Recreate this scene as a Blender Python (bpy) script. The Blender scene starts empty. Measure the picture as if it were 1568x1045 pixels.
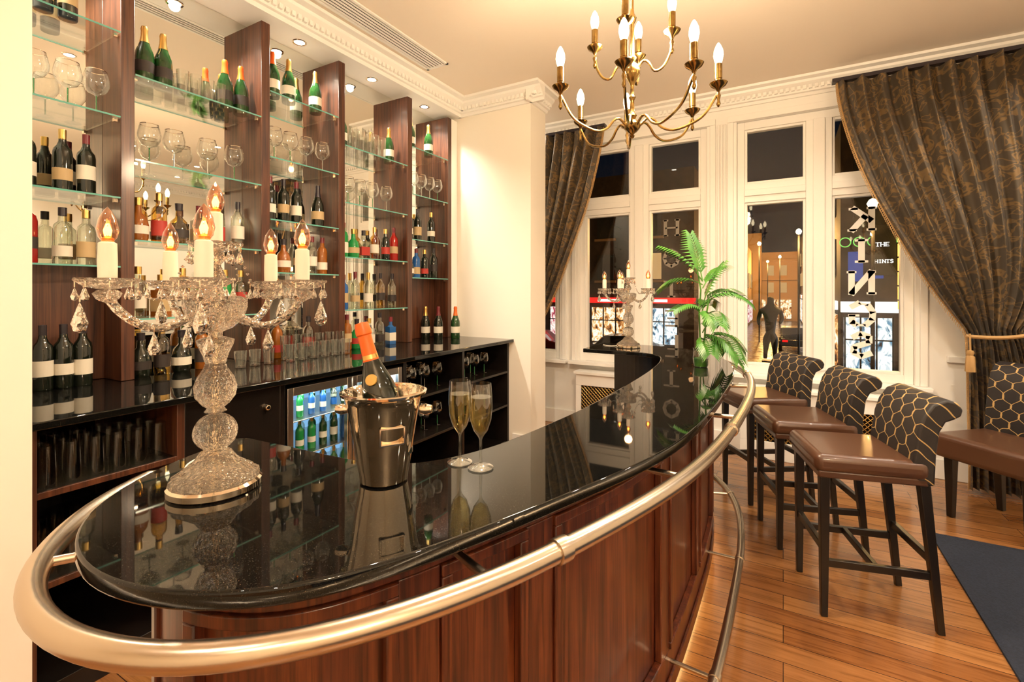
import bpy, math, random
from mathutils import Vector, Matrix
RN = random.Random(7)
pi = math.pi
H = 1.52
YAW = math.radians(29.6)
F2 = Vector((-math.sin(YAW), math.cos(YAW))); R2 = Vector((math.cos(YAW), math.sin(YAW)))
CT = 1.08      # bar counter top
BT = 1.065     # back bar counter top

# ------------------------------------------------------------------ materials
def newmat(name):
    m = bpy.data.materials.new(name); m.use_nodes = True
    nt = m.node_tree; nt.nodes.clear()
    out = nt.nodes.new('ShaderNodeOutputMaterial')
    return m, nt, out
def P(name, col, rough=.5, metal=0., **kw):
    m, nt, out = newmat(name)
    b = nt.nodes.new('ShaderNodeBsdfPrincipled')
    b.inputs['Base Color'].default_value = (*col, 1)
    b.inputs['Roughness'].default_value = rough
    b.inputs['Metallic'].default_value = metal
    for k, v in kw.items():
        k = k.replace('_', ' ')
        if k in b.inputs:
            b.inputs[k].default_value = v if not isinstance(v, tuple) else (*v, 1)
    nt.links.new(b.outputs[0], out.inputs[0])
    return m
def nodes(m):
    nt = m.node_tree
    b = [n for n in nt.nodes if n.type == 'BSDF_PRINCIPLED'][0]
    return nt, b
def coords(nt, scale=(1, 1, 1), rot=(0, 0, 0)):
    tc = nt.nodes.new('ShaderNodeTexCoord'); mp = nt.nodes.new('ShaderNodeMapping')
    mp.inputs['Scale'].default_value = scale; mp.inputs['Rotation'].default_value = rot
    nt.links.new(tc.outputs['Object'], mp.inputs[0]); return mp.outputs[0]
def noise(nt, vec, scale, detail=4, rough=.55, dist=0):
    n = nt.nodes.new('ShaderNodeTexNoise'); n.inputs['Scale'].default_value = scale
    n.inputs['Detail'].default_value = detail; n.inputs['Roughness'].default_value = rough
    n.inputs['Distortion'].default_value = dist
    nt.links.new(vec, n.inputs['Vector']); return n.outputs[0]
def ramp(nt, fac, stops):
    r = nt.nodes.new('ShaderNodeValToRGB')
    els = r.color_ramp.elements
    while len(els) < len(stops): els.new(.5)
    for e, (p, c) in zip(els, stops):
        e.position = p; e.color = (*c, 1)
    nt.links.new(fac, r.inputs[0]); return r.outputs[0]
def bump(nt, b, h, strength=.2, dist=.01):
    bp = nt.nodes.new('ShaderNodeBump'); bp.inputs['Strength'].default_value = strength
    bp.inputs['Distance'].default_value = dist
    nt.links.new(h, bp.inputs['Height']); nt.links.new(bp.outputs[0], b.inputs['Normal'])
def math_n(nt, op, a, b=None, c=None):
    n = nt.nodes.new('ShaderNodeMath'); n.operation = op
    for i, v in enumerate((a, b, c)):
        if v is None: continue
        if isinstance(v, (int, float)): n.inputs[i].default_value = v
        else: nt.links.new(v, n.inputs[i])
    return n.outputs[0]
def wood(name, c1, c2, c3, scale=(30, 30, 1.6), rough=.3, coat=.3):
    m = P(name, c1, rough, Coat_Weight=coat, Coat_Roughness=.12)
    nt, b = nodes(m); v = coords(nt, scale)
    n = noise(nt, v, 1.0, 6, .6, 1.2)
    c = ramp(nt, n, [(.32, c1), (.5, c2), (.68, c3)])
    n2 = noise(nt, coords(nt, (scale[0] * 4, scale[1] * 4, scale[2] * 1.5)), 1.0, 3, .6, .4)
    dk = ramp(nt, n2, [(.36, (.35, .3, .28)), (.48, (1, 1, 1))])
    mu = nt.nodes.new('ShaderNodeMix'); mu.data_type = 'RGBA'; mu.blend_type = 'MULTIPLY'; mu.inputs[0].default_value = .75
    nt.links.new(c, mu.inputs[6]); nt.links.new(dk, mu.inputs[7])
    nt.links.new(mu.outputs[2], b.inputs['Base Color']); bump(nt, b, n, .12, .002)
    return m
def emis(name, col, s):
    m, nt, out = newmat(name); e = nt.nodes.new('ShaderNodeEmission')
    e.inputs[0].default_value = (*col, 1); e.inputs[1].default_value = s
    nt.links.new(e.outputs[0], out.inputs[0]); return m
def thin(name, tint=(.95, .97, .96), base=.04, edge=.7, pw=3.0, rough=.02):
    """thin-walled glass: transparent, reflecting more towards grazing angles"""
    m, nt, out = newmat(name)
    t = nt.nodes.new('ShaderNodeBsdfTransparent'); t.inputs[0].default_value = (*tint, 1)
    g = nt.nodes.new('ShaderNodeBsdfGlossy'); g.inputs['Roughness'].default_value = rough
    g.inputs[0].default_value = (1, 1, 1, 1)
    lw = nt.nodes.new('ShaderNodeLayerWeight'); lw.inputs[0].default_value = .5
    f = math_n(nt, 'POWER', lw.outputs['Facing'], pw)
    f = math_n(nt, 'MULTIPLY_ADD', f, edge, base)
    mx = nt.nodes.new('ShaderNodeMixShader'); nt.links.new(f, mx.inputs[0])
    nt.links.new(t.outputs[0], mx.inputs[1]); nt.links.new(g.outputs[0], mx.inputs[2])
    nt.links.new(mx.outputs[0], out.inputs[0]); return m

M_wall = P('wall_paint', (.88, .82, .71), .7)
nt, b = nodes(M_wall); bump(nt, b, noise(nt, coords(nt), 60), .05, .002)
M_ceil = P('ceiling_paint', (.90, .79, .66), .75)
nt, b = nodes(M_ceil); bump(nt, b, noise(nt, coords(nt), 40), .04, .002)
M_white = P('white_gloss_paint', (.90, .88, .83), .35)
nt, b = nodes(M_white); bump(nt, b, noise(nt, coords(nt), 25), .04, .002)
M_wood = wood('mahogany_panel', (.030, .006, .003), (.082, .017, .006), (.150, .038, .012), (30, 30, 1.5))
M_wood2 = wood('walnut_back_bar', (.036, .011, .006), (.082, .026, .011), (.13, .045, .018), (30, 30, 1.3), .4, .15)
M_black = P('black_cabinet', (.008, .006, .005), .25)
M_granite = P('black_granite', (.006, .006, .006), .025, Specular_IOR_Level=.38)
nt, b = nodes(M_granite)
g = noise(nt, coords(nt), 520, 2, .7)
nt.links.new(ramp(nt, g, [(.0, (.002, .002, .002)), (.62, (.004, .004, .0035)), (.72, (.07, .06, .04))]), b.inputs['Base Color'])
M_rail = P('brushed_nickel', (.58, .49, .38), .25, 1.0, Anisotropic=.3)
nt, b = nodes(M_rail); bump(nt, b, noise(nt, coords(nt, (40, 40, 400)), 3), .03, .001)
M_steel = P('polished_steel', (.82, .72, .58), .06, 1.0)
M_steelb = P('brushed_steel', (.55, .52, .47), .3, 1.0)
M_brass = P('antique_brass', (.62, .38, .12), .2, 1.0)
nt, b = nodes(M_brass); nt.links.new(ramp(nt, noise(nt, coords(nt), 30), [(.3, (.20, .12, .04)), (.7, (.44, .28, .09))]), b.inputs['Base Color'])
M_gold = P('gold_fringe', (.36, .21, .075), .65)
M_mirror = P('mirror_glass', (.82, .82, .77), .0, 1.0)
M_pane = thin('window_glass', (.95, .97, .97), .03, .5, 4)
M_shelfg = thin('shelf_glass', (.95, .975, .96), .06, .6, 2.5)
M_edge = P('glass_edge_green', (.10, .30, .22), .1, Emission_Color=(.3, .6, .45), Emission_Strength=.18)  # bright shelf edges painted in with weak emission, not a lamp
M_gls = thin('stemware_glass', (.95, .965, .95), .08, .85, 1.8, .03)
M_gls2 = thin('stored_glass', (.93, .94, .92), .035, .6, 2.8, .03)
M_crys, nt, out = newmat('cut_crystal')
gl = nt.nodes.new('ShaderNodeBsdfGlass'); gl.inputs['Roughness'].default_value = .0; gl.inputs['IOR'].default_value = 1.55
gl.inputs[0].default_value = (1, .98, .95, 1)
tr = nt.nodes.new('ShaderNodeBsdfTransparent'); mx = nt.nodes.new('ShaderNodeMixShader'); mx.inputs[0].default_value = .12
v = nt.nodes.new('ShaderNodeTexVoronoi'); v.inputs['Scale'].default_value = 95; nt.links.new(coords(nt), v.inputs['Vector'])
bp = nt.nodes.new('ShaderNodeBump'); bp.inputs['Strength'].default_value = .9; bp.inputs['Distance'].default_value = .006
nt.links.new(v.outputs[0], bp.inputs['Height']); nt.links.new(bp.outputs[0], gl.inputs['Normal'])
nt.links.new(gl.outputs[0], mx.inputs[1]); nt.links.new(tr.outputs[0], mx.inputs[2]); nt.links.new(mx.outputs[0], out.inputs[0])
M_candle = P('candle_sleeve', (.84, .74, .60), .45)
M_bulb = emis('warm_bulb', (1, .80, .48), 12)
M_flame = emis('orange_filament', (1, .30, .05), 28)
M_bulbg = thin('bulb_glass', (1, .66, .48), .10, .8, 2.0)
M_gdark = P('dark_green_bottle', (.006, .009, .005), .06, Coat_Weight=.5)
M_ggreen = P('champagne_green', (.010, .045, .010), .06, Coat_Weight=.5)
M_gbrown = P('amber_spirit', (.26, .08, .01), .06, Coat_Weight=.5)
M_gclear = thin('clear_bottle', (.86, .89, .80), .12, .8, 1.6)
M_gyel = thin('pale_gold_spirit', (.88, .68, .27), .10, .7, 1.8)
M_gblue = P('blue_bottle', (.02, .10, .30), .08)
M_gred = P('red_aperitif', (.30, .012, .008), .08)
M_ggr = P('green_gin', (.015, .22, .05), .08)
M_label = P('paper_label', (.74, .68, .56), .6)
M_labelt = P('tan_label', (.48, .34, .17), .6)
M_labelb = P('black_label', (.025, .018, .016), .5)
M_labelr = P('red_label', (.40, .03, .02), .5)
M_foilg = P('gold_foil', (.75, .50, .16), .3, 1.0)
M_foilo = P('orange_foil', (.72, .12, .010), .35)
M_foilb = P('black_foil', (.02, .015, .02), .35)
M_foilr = P('burgundy_foil', (.15, .012, .02), .35)
M_leather = P('brown_leather', (.075, .032, .016), .32, Coat_Weight=.2)
nt, b = nodes(M_leather); bump(nt, b, noise(nt, coords(nt), 180), .12, .002)
M_leg = P('espresso_wood', (.006, .004, .003), .3)
M_rug = P('navy_rug', (.012, .022, .045), .95)
nt, b = nodes(M_rug)
rn = noise(nt, coords(nt), 120, 3); nt.links.new(ramp(nt, rn, [(.3, (.003, .006, .016)), (.7, (.010, .018, .038))]), b.inputs['Base Color']); bump(nt, b, rn, .6, .005)
M_glow = emis('plinth_led', (1, .66, .25), 12)
M_dl = emis('downlight_lens', (1, .90, .74), 30)
M_leaf = P('palm_leaf', (.05, .20, .02), .35, Subsurface_Weight=.15)
nt, b = nodes(M_leaf); nt.links.new(ramp(nt, noise(nt, coords(nt), 18), [(.3, (.02, .11, .010)), (.7, (.09, .28, .03))]), b.inputs['Base Color'])
M_wine = thin('champagne_wine', (.98, .90, .62), .03, .5, 3)

# floor planks
M_floor = P('oak_planks', (.4, .2, .07), .25, Coat_Weight=.3, Coat_Roughness=.12)
nt, b = nodes(M_floor)
br = nt.nodes.new('ShaderNodeTexBrick'); nt.links.new(coords(nt), br.inputs['Vector'])
br.inputs['Scale'].default_value = 1; br.inputs['Brick Width'].default_value = 1.3; br.inputs['Row Height'].default_value = .125
br.inputs['Mortar Size'].default_value = .0018; br.inputs['Color1'].default_value = (.25, .10, .030, 1)
br.inputs['Color2'].default_value = (.40, .19, .065, 1); br.inputs['Mortar'].default_value = (.05, .018, .006, 1); br.offset = .37
gn = noise(nt, coords(nt, (1.6, 26, 1)), 1.6, 7, .62, 1.0)
gc = ramp(nt, gn, [(.28, (.36, .27, .18)), (.5, (.86, .82, .76)), (.72, (1.0, 1, 1))])
mul = nt.nodes.new('ShaderNodeMix'); mul.data_type = 'RGBA'; mul.blend_type = 'MULTIPLY'; mul.inputs[0].default_value = .9
nt.links.new(br.outputs[0], mul.inputs[6]); nt.links.new(gc, mul.inputs[7]); nt.links.new(mul.outputs[2], b.inputs['Base Color'])
bump(nt, b, br.outputs['Fac'], -.3, .003)

# curtain damask
M_curt = P('damask_curtain', (.1, .07, .04), .6, Sheen_Weight=.1)
nt, b = nodes(M_curt); cv = coords(nt, (7, 1, 5))
vn = nt.nodes.new('ShaderNodeTexNoise'); vn.inputs['Scale'].default_value = 1.9; vn.inputs['Distortion'].default_value = 2.0
vn.inputs['Detail'].default_value = 1.0; nt.links.new(cv, vn.inputs['Vector'])
nt.links.new(ramp(nt, vn.outputs[0], [(.49, (.058, .042, .025)), (.52, (.155, .092, .032)), (.59, (.17, .102, .036)), (.62, (.064, .046, .027))]), b.inputs['Base Color'])

# ogee fabric
M_fab = P('ogee_fabric', (.02, .015, .015), .55)
nt, b = nodes(M_fab)
sx = nt.nodes.new('ShaderNodeSeparateXYZ'); nt.links.new(coords(nt), sx.inputs[0])
zz = math_n(nt, 'ADD', sx.outputs[2], math_n(nt, 'MULTIPLY', sx.outputs[0], .9))
wob = math_n(nt, 'MULTIPLY', math_n(nt, 'SUBTRACT', noise(nt, coords(nt), 9, 1), .5), .05)
zz = math_n(nt, 'ADD', zz, wob)
s1_ = math_n(nt, 'SINE', math_n(nt, 'MULTIPLY', zz, 2 * pi / .145))
cube = math_n(nt, 'MULTIPLY', math_n(nt, 'MULTIPLY', s1_, s1_), s1_)
s1_ = math_n(nt, 'SUBTRACT', math_n(nt, 'MULTIPLY', s1_, 1.5), math_n(nt, 'MULTIPLY', cube, .5))
sn = math_n(nt, 'MULTIPLY', s1_, .27)
yp = math_n(nt, 'ADD', math_n(nt, 'DIVIDE', sx.outputs[1], .10), math_n(nt, 'MULTIPLY', wob, 3.))
def fam(sign, off):
    a = math_n(nt, 'ADD', yp, math_n(nt, 'MULTIPLY', sn, sign)); a = math_n(nt, 'ADD', a, off)
    f = math_n(nt, 'FRACT', a); return math_n(nt, 'ABSOLUTE', math_n(nt, 'SUBTRACT', f, .5))
mn = math_n(nt, 'MINIMUM', fam(1, 0.), fam(-1, .5))
nt.links.new(ramp(nt, mn, [(.0, (.42, .27, .10)), (.030, (.42, .27, .10)), (.045, (.012, .009, .009))]), b.inputs['Base Color'])

# ------------------------------------------------------------------ mesh builder
class MB:
    def __init__(s): s.v = []; s.f = []; s.m = []; s.mats = []
    def mi(s, mat):
        if mat not in s.mats: s.mats.append(mat)
        return s.mats.index(mat)
    def add(s, verts, faces, mat, M=None):
        o = len(s.v); i = s.mi(mat)
        for p in verts:
            p = Vector(p); s.v.append(M @ p if M else p)
        for f in faces: s.f.append([k + o for k in f]); s.m.append(i)
    def box(s, x0, x1, y0, y1, z0, z1, mat, M=None):
        x0, x1 = min(x0, x1), max(x0, x1); y0, y1 = min(y0, y1), max(y0, y1); z0, z1 = min(z0, z1), max(z0, z1)
        v = [(x0, y0, z0), (x1, y0, z0), (x1, y1, z0), (x0, y1, z0), (x0, y0, z1), (x1, y0, z1), (x1, y1, z1), (x0, y1, z1)]
        s.add(v, [(0, 3, 2, 1), (4, 5, 6, 7), (0, 1, 5, 4), (1, 2, 6, 5), (2, 3, 7, 6), (3, 0, 4, 7)], mat, M)
    def taper(s, p0, p1, s0, s1, mat, M=None):
        v = []
        for p, h in ((p0, s0 / 2), (p1, s1 / 2)):
            v += [(p[0] - h, p[1] - h, p[2]), (p[0] + h, p[1] - h, p[2]), (p[0] + h, p[1] + h, p[2]), (p[0] - h, p[1] + h, p[2])]
        s.add(v, [(0, 3, 2, 1), (4, 5, 6, 7), (0, 1, 5, 4), (1, 2, 6, 5), (2, 3, 7, 6), (3, 0, 4, 7)], mat, M)
    def lathe(s, prof, mat, M=None, seg=24, flute=0, nfl=12):
        v = []; f = []; n = len(prof)
        for (r, z) in prof:
            r = max(r, .00001)
            for k in range(seg):
                a = 2 * pi * k / seg; rr = r * (1 + flute * math.cos(nfl * a))
                v.append((rr * math.cos(a), rr * math.sin(a), z))
        for i in range(n - 1):
            for k in range(seg):
                k2 = (k + 1) % seg
                f.append((i * seg + k, i * seg + k2, (i + 1) * seg + k2, (i + 1) * seg + k))
        s.add(v, f, mat, M)
    def prism(s, outline, z0, z1, mat, M=None):
        n = len(outline)
        v = [(x, y, z0) for x, y in outline] + [(x, y, z1) for x, y in outline]
        f = [tuple(range(n - 1, -1, -1)), tuple(range(n, 2 * n))] + [(i, (i + 1) % n, n + (i + 1) % n, n + i) for i in range(n)]
        s.add(v, f, mat, M)
    def extr(s, prof, p0, p1, outd, mat):
        p0 = Vector(p0); p1 = Vector(p1); o = Vector(outd); n = len(prof)
        v = [p0 + o * a + Vector((0, 0, c)) for a, c in prof] + [p1 + o * a + Vector((0, 0, c)) for a, c in prof]
        f = [tuple(range(n - 1, -1, -1)), tuple(range(n, 2 * n))] + [(i, (i + 1) % n, n + (i + 1) % n, n + i) for i in range(n)]
        s.add(v, f, mat)
    def tube(s, pts, rad, mat, M=None, seg=10):
        pts = [Vector(p) for p in pts]; n = len(pts)
        if not isinstance(rad, (list, tuple)): rad = [rad] * n
        v = []; f = []; up = None
        for i, p in enumerate(pts):
            t = (pts[min(i + 1, n - 1)] - pts[max(i - 1, 0)]).normalized()
            if up is None:
                up = Vector((0, 0, 1)) if abs(t.z) < .9 else Vector((1, 0, 0))
            side = t.cross(up)
            if side.length < 1e-6: side = t.cross(Vector((0, 1, 0)))
            side.normalize(); up = side.cross(t).normalized()
            for k in range(seg):
                a = 2 * pi * k / seg; v.append(p + (side * math.cos(a) + up * math.sin(a)) * rad[i])
        for i in range(n - 1):
            for k in range(seg):
                k2 = (k + 1) % seg; f.append((i * seg + k, i * seg + k2, (i + 1) * seg + k2, (i + 1) * seg + k))
        f.append(tuple(range(seg - 1, -1, -1))); f.append(tuple((n - 1) * seg + k for k in range(seg)))
        s.add(v, f, mat, M)
    def obj(s, name, parent=None, bevel=0, bseg=2, smooth=True, angle=38, loc=None, rot=None):
        me = bpy.data.meshes.new(name); me.from_pydata([tuple(p) for p in s.v], [], s.f)
        for m in s.mats: me.materials.append(m)
        me.polygons.foreach_set('material_index', s.m)
        if smooth:
            me.polygons.foreach_set('use_smooth', [True] * len(s.f))
            me.update(); me.set_sharp_from_angle(angle=math.radians(angle))
        me.update()
        o = bpy.data.objects.new(name, me); bpy.context.scene.collection.objects.link(o)
        if parent: o.parent = parent
        if loc: o.location = loc
        if rot: o.rotation_euler = rot
        if bevel:
            md = o.modifiers.new('bevel', 'BEVEL'); md.width = bevel; md.segments = bseg; md.limit_method = 'ANGLE'; md.angle_limit = math.radians(40)
        return o
def empty(name, loc=(0, 0, 0), rz=0):
    e = bpy.data.objects.new(name, None); bpy.context.scene.collection.objects.link(e)
    e.location = loc; e.rotation_euler = (0, 0, rz); e.empty_display_size = .1; return e
def T(x, y, z, rz=0, sc=1): return Matrix.Translation((x, y, z)) @ Matrix.Rotation(rz, 4, 'Z') @ Matrix.Scale(sc, 4)
def catmull(pts, step=.03):
    pts = [Vector(p) for p in pts]; out = []
    P_ = [pts[0] * 2 - pts[1]] + pts + [pts[-1] * 2 - pts[-2]]
    for i in range(1, len(P_) - 2):
        p0, p1, p2, p3 = P_[i - 1:i + 3]; n = max(2, int((p2 - p1).length / step))
        for k in range(n):
            t = k / n
            out.append(.5 * ((2 * p1) + (p2 - p0) * t + (2 * p0 - 5 * p1 + 4 * p2 - p3) * t * t + (3 * p1 - p0 - 3 * p2 + p3) * t ** 3))
    out.append(pts[-1]); return out
def lap(p, it=4):
    for _ in range(it):
        p = [p[0]] + [(p[i - 1] + p[i] * 2 + p[i + 1]) / 4 for i in range(1, len(p) - 1)] + [p[-1]]
    return p
def offs(path, d):
    out = []
    for i, p in enumerate(path):
        t = (path[min(i + 1, len(path) - 1)] - path[max(i - 1, 0)]).normalized()
        out.append(p + Vector((t.y, -t.x)) * d)
    return out

# ------------------------------------------------------------------ room shell
ZC = 3.45; YW = 5.1
XR = 3.4; YS = -2.8
m = MB(); m.box(-3.6, XR + .3, YS - .3, 5.4, -.12, 0, M_floor); m.obj('floor', smooth=False)
m = MB(); m.box(-3.6, XR + .3, YS - .3, 5.4, ZC, ZC + .15, M_ceil); m.obj('ceiling', smooth=False)
m = MB(); m.box(-3.45, -3.2, .0, 5.4, 0, ZC, M_wall); m.obj('wall_west', smooth=False)
m = MB(); m.box(-3.45, -2.2, YS, .6, 0, ZC, M_wall); m.obj('wall_west_near', smooth=False)
m = MB(); m.box(-3.2, -2.07, 4.0, 4.32, 0, ZC, M_wall); m.obj('wall_west_pier', smooth=False)
m = MB(); m.box(XR, XR + .2, YS, 5.4, 0, ZC, M_wall); m.obj('wall_east', smooth=False)
m = MB(); m.box(-3.45, XR + .2, YS - .2, YS, 0, ZC, M_wall); m.obj('wall_south', smooth=False)
# window wall
wins = [(-3.08, -2.25), (-2.02, -.66), (-.39, .95)]
SZ, TZ = .74, 3.16
m = MB()
m.box(-3.45, XR + .2, YW, 5.35, 0, SZ, M_white); m.box(-3.45, XR + .2, YW, 5.35, TZ, ZC, M_white)
edges = [-3.45] + [e for w in wins for e in w] + [XR + .2]
for i in range(0, len(edges), 2): m.box(edges[i], edges[i + 1], YW, 5.35, SZ, TZ, M_white)
m.obj('wall_north', smooth=False)
for wi, (a, c) in enumerate(wins):
    m = MB(); fy0, fy1 = 5.13, 5.22; fw = .065
    m.box(a + .001, a + fw, fy0, fy1, SZ, TZ - .001, M_white); m.box(c - fw, c - .001, fy0, fy1, SZ, TZ - .001, M_white)
    m.box(a + fw, c - fw, fy0, fy1, TZ - .075, TZ - .001, M_white); m.box(a + fw, c - fw, fy0, fy1, SZ, SZ + .075, M_white)
    cols = [(a + fw, c - fw)]
    if c - a > 1:
        mid = (a + c) / 2
        m.box(mid - .10, mid + .10, fy0 - .012, fy1, SZ + .075, TZ - .075, M_white)
        m.box(mid - .045, mid + .045, fy0 - .037, fy0 - .012, SZ + .075, TZ - .075, M_white)
        cols = [(a + fw, mid - .1), (mid + .1, c - fw)]
    for (p, q) in cols:
        m.box(p, q, fy0 - .004, fy1 - .001, 2.38, 2.56, M_white)
        m.box(p, q, fy0 - .028, fy0 - .004, 2.44, 2.50, M_white)
        for (z0, z1) in ((SZ + .075, 2.38), (2.56, TZ - .075)):
            t = .022
            m.box(p, p + t, fy0 + .015, fy1 - .01, z0, z1, M_white); m.box(q - t, q, fy0 + .015, fy1 - .01, z0, z1, M_white)
            m.box(p + t, q - t, fy0 + .015, fy1 - .01, z0, z0 + t, M_white); m.box(p + t, q - t, fy0 + .015, fy1 - .01, z1 - t, z1, M_white)
            m.box(p + t, q - t, 5.185, 5.191, z0 + t, z1 - t, M_pane)
    for (o0, o1, d) in ((-.08, -.03, .03), (-.03, .0, .018)):
        m.box(a + o0, a + o1, YW - d, YW - .001, SZ, TZ, M_white); m.box(c - o1, c - o0, YW - d, YW - .001, SZ, TZ, M_white)
    m.box(a - .08, c + .08, YW - .035, YW - .001, TZ, TZ + .06, M_white)
    m.box(a - .10, c + .10, YW - .10, YW + .029, SZ - .035, SZ - .001, M_white)
    m.obj('window_%d' % (wi + 1), bevel=.004)
m = MB()
for x in (-.555, -.525, -.495):
    m.box(x - .009, x + .009, YW - .02, YW - .001, SZ, TZ, M_white)
m.box(1.15, 3.3, YW - .03, YW - .001, .95, 1.0, M_white)
m.obj('trim_pilaster', bevel=.004)
m = MB(); m.box(-3.2, XR, YW - .025, YW, 0, .16, M_white); m.obj('baseboard_north', bevel=.004)
m = MB(); m.box(XR - .025, XR, YS, YW - .03, 0, .16, M_white); m.obj('baseboard_east')
m = MB(); m.box(-2.07, -2.05, 4.0, 4.32, 0, .16, M_white); m.box(-2.26, -2.05, 3.98, 4.0, 0, .16, M_white); m.obj('baseboard_pier')

# cornice
cprof = [(0, 0), (0, -.15), (.02, -.15), (.03, -.125), (.05, -.12), (.055, -.09), (.10, -.05), (.105, -.03), (.15, -.02), (.155, 0)]
def cornice(name, p0, p1, outd):
    m = MB(); m.extr(cprof, (p0[0], p0[1], ZC - .001), (p1[0], p1[1], ZC - .001), (*outd, 0), M_white)
    a = Vector(p0); c = Vector(p1); L = (c - a).length; d = (c - a) / L; o = Vector(outd); n = int(L / .045)
    for i in range(n):
        q = a + d * (i + .5) * L / n
        c0 = q - d * .013 + o * .045; c1 = q + d * .013 + o * .075
        m.box(c0.x, c1.x, c0.y, c1.y, ZC - .105, ZC - .07, M_white)
    m.obj(name, smooth=False)
cornice('trim_cornice_bar', (-2.88, .6), (-2.88, 4.0), (1, 0))
cornice('trim_cornice_pier', (-2.88, 4.0), (-1.92, 4.0), (0, -1))
cornice('trim_cornice_pier_side', (-2.07, 3.9), (-2.07, 4.32), (1, 0))
cornice('trim_cornice_window', (-3.2, YW), (XR, YW), (0, -1))
cornice('trim_cornice_near', (-2.2, YS), (-2.2, .6), (1, 0))
cornice('trim_cornice_east', (XR, YS), (XR, YW), (-1, 0))
# bulkhead over shelves
m = MB(); m.box(-3.2, -2.88, .6, 4.0, 3.30, ZC, M_white); m.obj('wall_bulkhead', smooth=False)
# AC grille
m = MB(); x0, x1, y0, y1 = -2.68, -2.46, 1.2, 3.24
m.box(x0, x1, y0, y0 + .02, ZC - .012, ZC - .001, M_white); m.box(x0, x1, y1 - .02, y1, ZC - .012, ZC - .001, M_white)
for x in (x0, x1 - .02): m.box(x, x + .02, y0, y1, ZC - .012, ZC - .001, M_white)
m.box(x0 + .02, x1 - .02, y0 + .02, y1 - .02, ZC - .003, ZC - .001, M_black)
for i in range(6): m.box(x0 + .030 + i * .029, x0 + .042 + i * .029, y0 + .02, y1 - .02, ZC - .010, ZC - .003, M_white)
m.obj('ceiling_vent_grille', smooth=False)

# radiator covers
def radcover(name, a, c):
    m = MB(); y0 = 4.9; y1 = YW - .03; z1 = .62
    m.box(a - .02, c + .02, y0 - .02, y1, z1, z1 + .03, M_white)
    m.box(a, c, y0, y0 + .02, 0, .16, M_white); m.box(a, c, y0, y0 + .02, z1 - .12, z1, M_white)
    n = max(1, round((c - a) / .6)); w = (c - a) / n
    for i in range(n + 1):
        x = a + i * w; m.box(max(a, x - .06), min(c, x + .06), y0, y0 + .02, .16, z1 - .12, M_white)
    m.box(a, a + .02, y0 + .02, y1, 0, z1, M_white); m.box(c - .02, c, y0 + .02, y1, 0, z1, M_white)
    m.box(a + .02, c - .02, y0 + .06, y0 + .07, 0, z1, M_black)
    for i in range(n):
        xa = a + i * w + .06; xb = a + (i + 1) * w - .06; za = .16; zb = z1 - .12; k = xa - (zb - za)
        while k < xb:
            for sg in (1, -1):
                t0 = max(0, xa - k); t1 = min(zb - za, xb - k)
                if t1 > t0 + .01:
                    zz0, zz1 = (za + t0, za + t1) if sg > 0 else (zb - t0, zb - t1)
                    m.tube([(k + t0, y0 + .012, zz0), (k + t1, y0 + .012, zz1)], .006, M_brass, seg=4)
            k += .04
    m.obj(name, bevel=.003)
radcover('radiator_cover', -1.98, -.75); radcover('radiator_cover', -.35, .95)

# ------------------------------------------------------------------ back bar
bay_y = [(.60, 1.125), (1.185, 1.875), (1.934, 2.49), (2.549, 3.25), (3.312, 3.84)]
narrow = [2.84, 2.41, 2.0, 1.65]; wide = [2.65, 2.21, 1.79, 1.38]
SX0, SX1 = -3.13, -2.92
shv = empty('back_bar_shelving')
m = MB()
for i, (a, c) in enumerate(bay_y):
    nxt = bay_y[i + 1][0] if i < 4 else 3.9
    m.box(SX0, SX1 - .0, c, nxt, BT, 3.27, M_wood2)
m.box(SX0, SX1, 3.9, 3.998, BT, 3.27, M_white)
for i in (0, 4):
    a, c = bay_y[i]; m.box(SX0, SX0 + .03, a, c, BT, 1.65, M_wood2)
m.obj('uprights', shv, bevel=.003)
m = MB(); m.box(-3.198, SX0, .6, 3.998, BT, 3.298, M_mirror); m.obj('mirror_back', shv, smooth=False)
m = MB()
for i, (a, c) in enumerate(bay_y):
    for z in (wide if i in (1, 3) else narrow):
        m.box(SX0 + .002, SX1 + .0, a + .002, c - .002, z - .008, z, M_shelfg)
        m.box(SX1, SX1 + .003, a + .002, c - .002, z - .008, z, M_edge)
        for yy in (a + .004, c - .02): m.box(SX1 - .04, SX1 - .02, yy, yy + .016, z - .026, z - .009, M_steel)
m.obj('glass_shelves', shv, smooth=False)
# back counter + cabinets
m = MB(); m.box(-3.19, -2.25, .602, 3.998, BT - .03, BT - .0005, M_granite); m.obj('back_bar_counter', bevel=.004)
croot = empty('back_bar_cabinet'); m = MB(); CX = -2.30
m.box(-3.18, -3.12, .61, 3.99, 0, 1.03, M_black); m.box(-3.12, CX - .03, .61, 3.99, 0, .08, M_black)
for y in (.61, 1.09, 1.58, 2.52, 3.22, 3.96):
    m.box(-3.12, CX, y, y + .03, .08, 1.033, M_wood2 if y < 1.3 else M_black)
m.box(-3.12, CX - .012, .64, 1.09, .78, .80, M_black); m.box(-3.12, CX - .012, .64, 1.09, .45, .47, M_black); m.box(CX - .012, CX, .64, 1.09, .778, .802, M_wood2); m.box(CX - .012, CX, .64, 1.09, .448, .472, M_wood2)
m.box(CX - .02, CX, 1.12, 1.58, .09, 1.03, M_black)
for (a, c) in ((2.55, 3.22), (3.25, 3.96)):
    m.box(-3.12, CX, a, c, .74, .76, M_black); m.box(-3.12, CX, a, c, .42, .44, M_black)
m.lathe([(0, 0), (.012, 0), (.016, .015), (.012, .025), (0, .026)], M_steel, Matrix.Translation((CX, 1.5, .93)) @ Matrix.Rotation(pi / 2, 4, 'Y'), 12)
m.obj('carcass', croot, bevel=.002)
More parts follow.
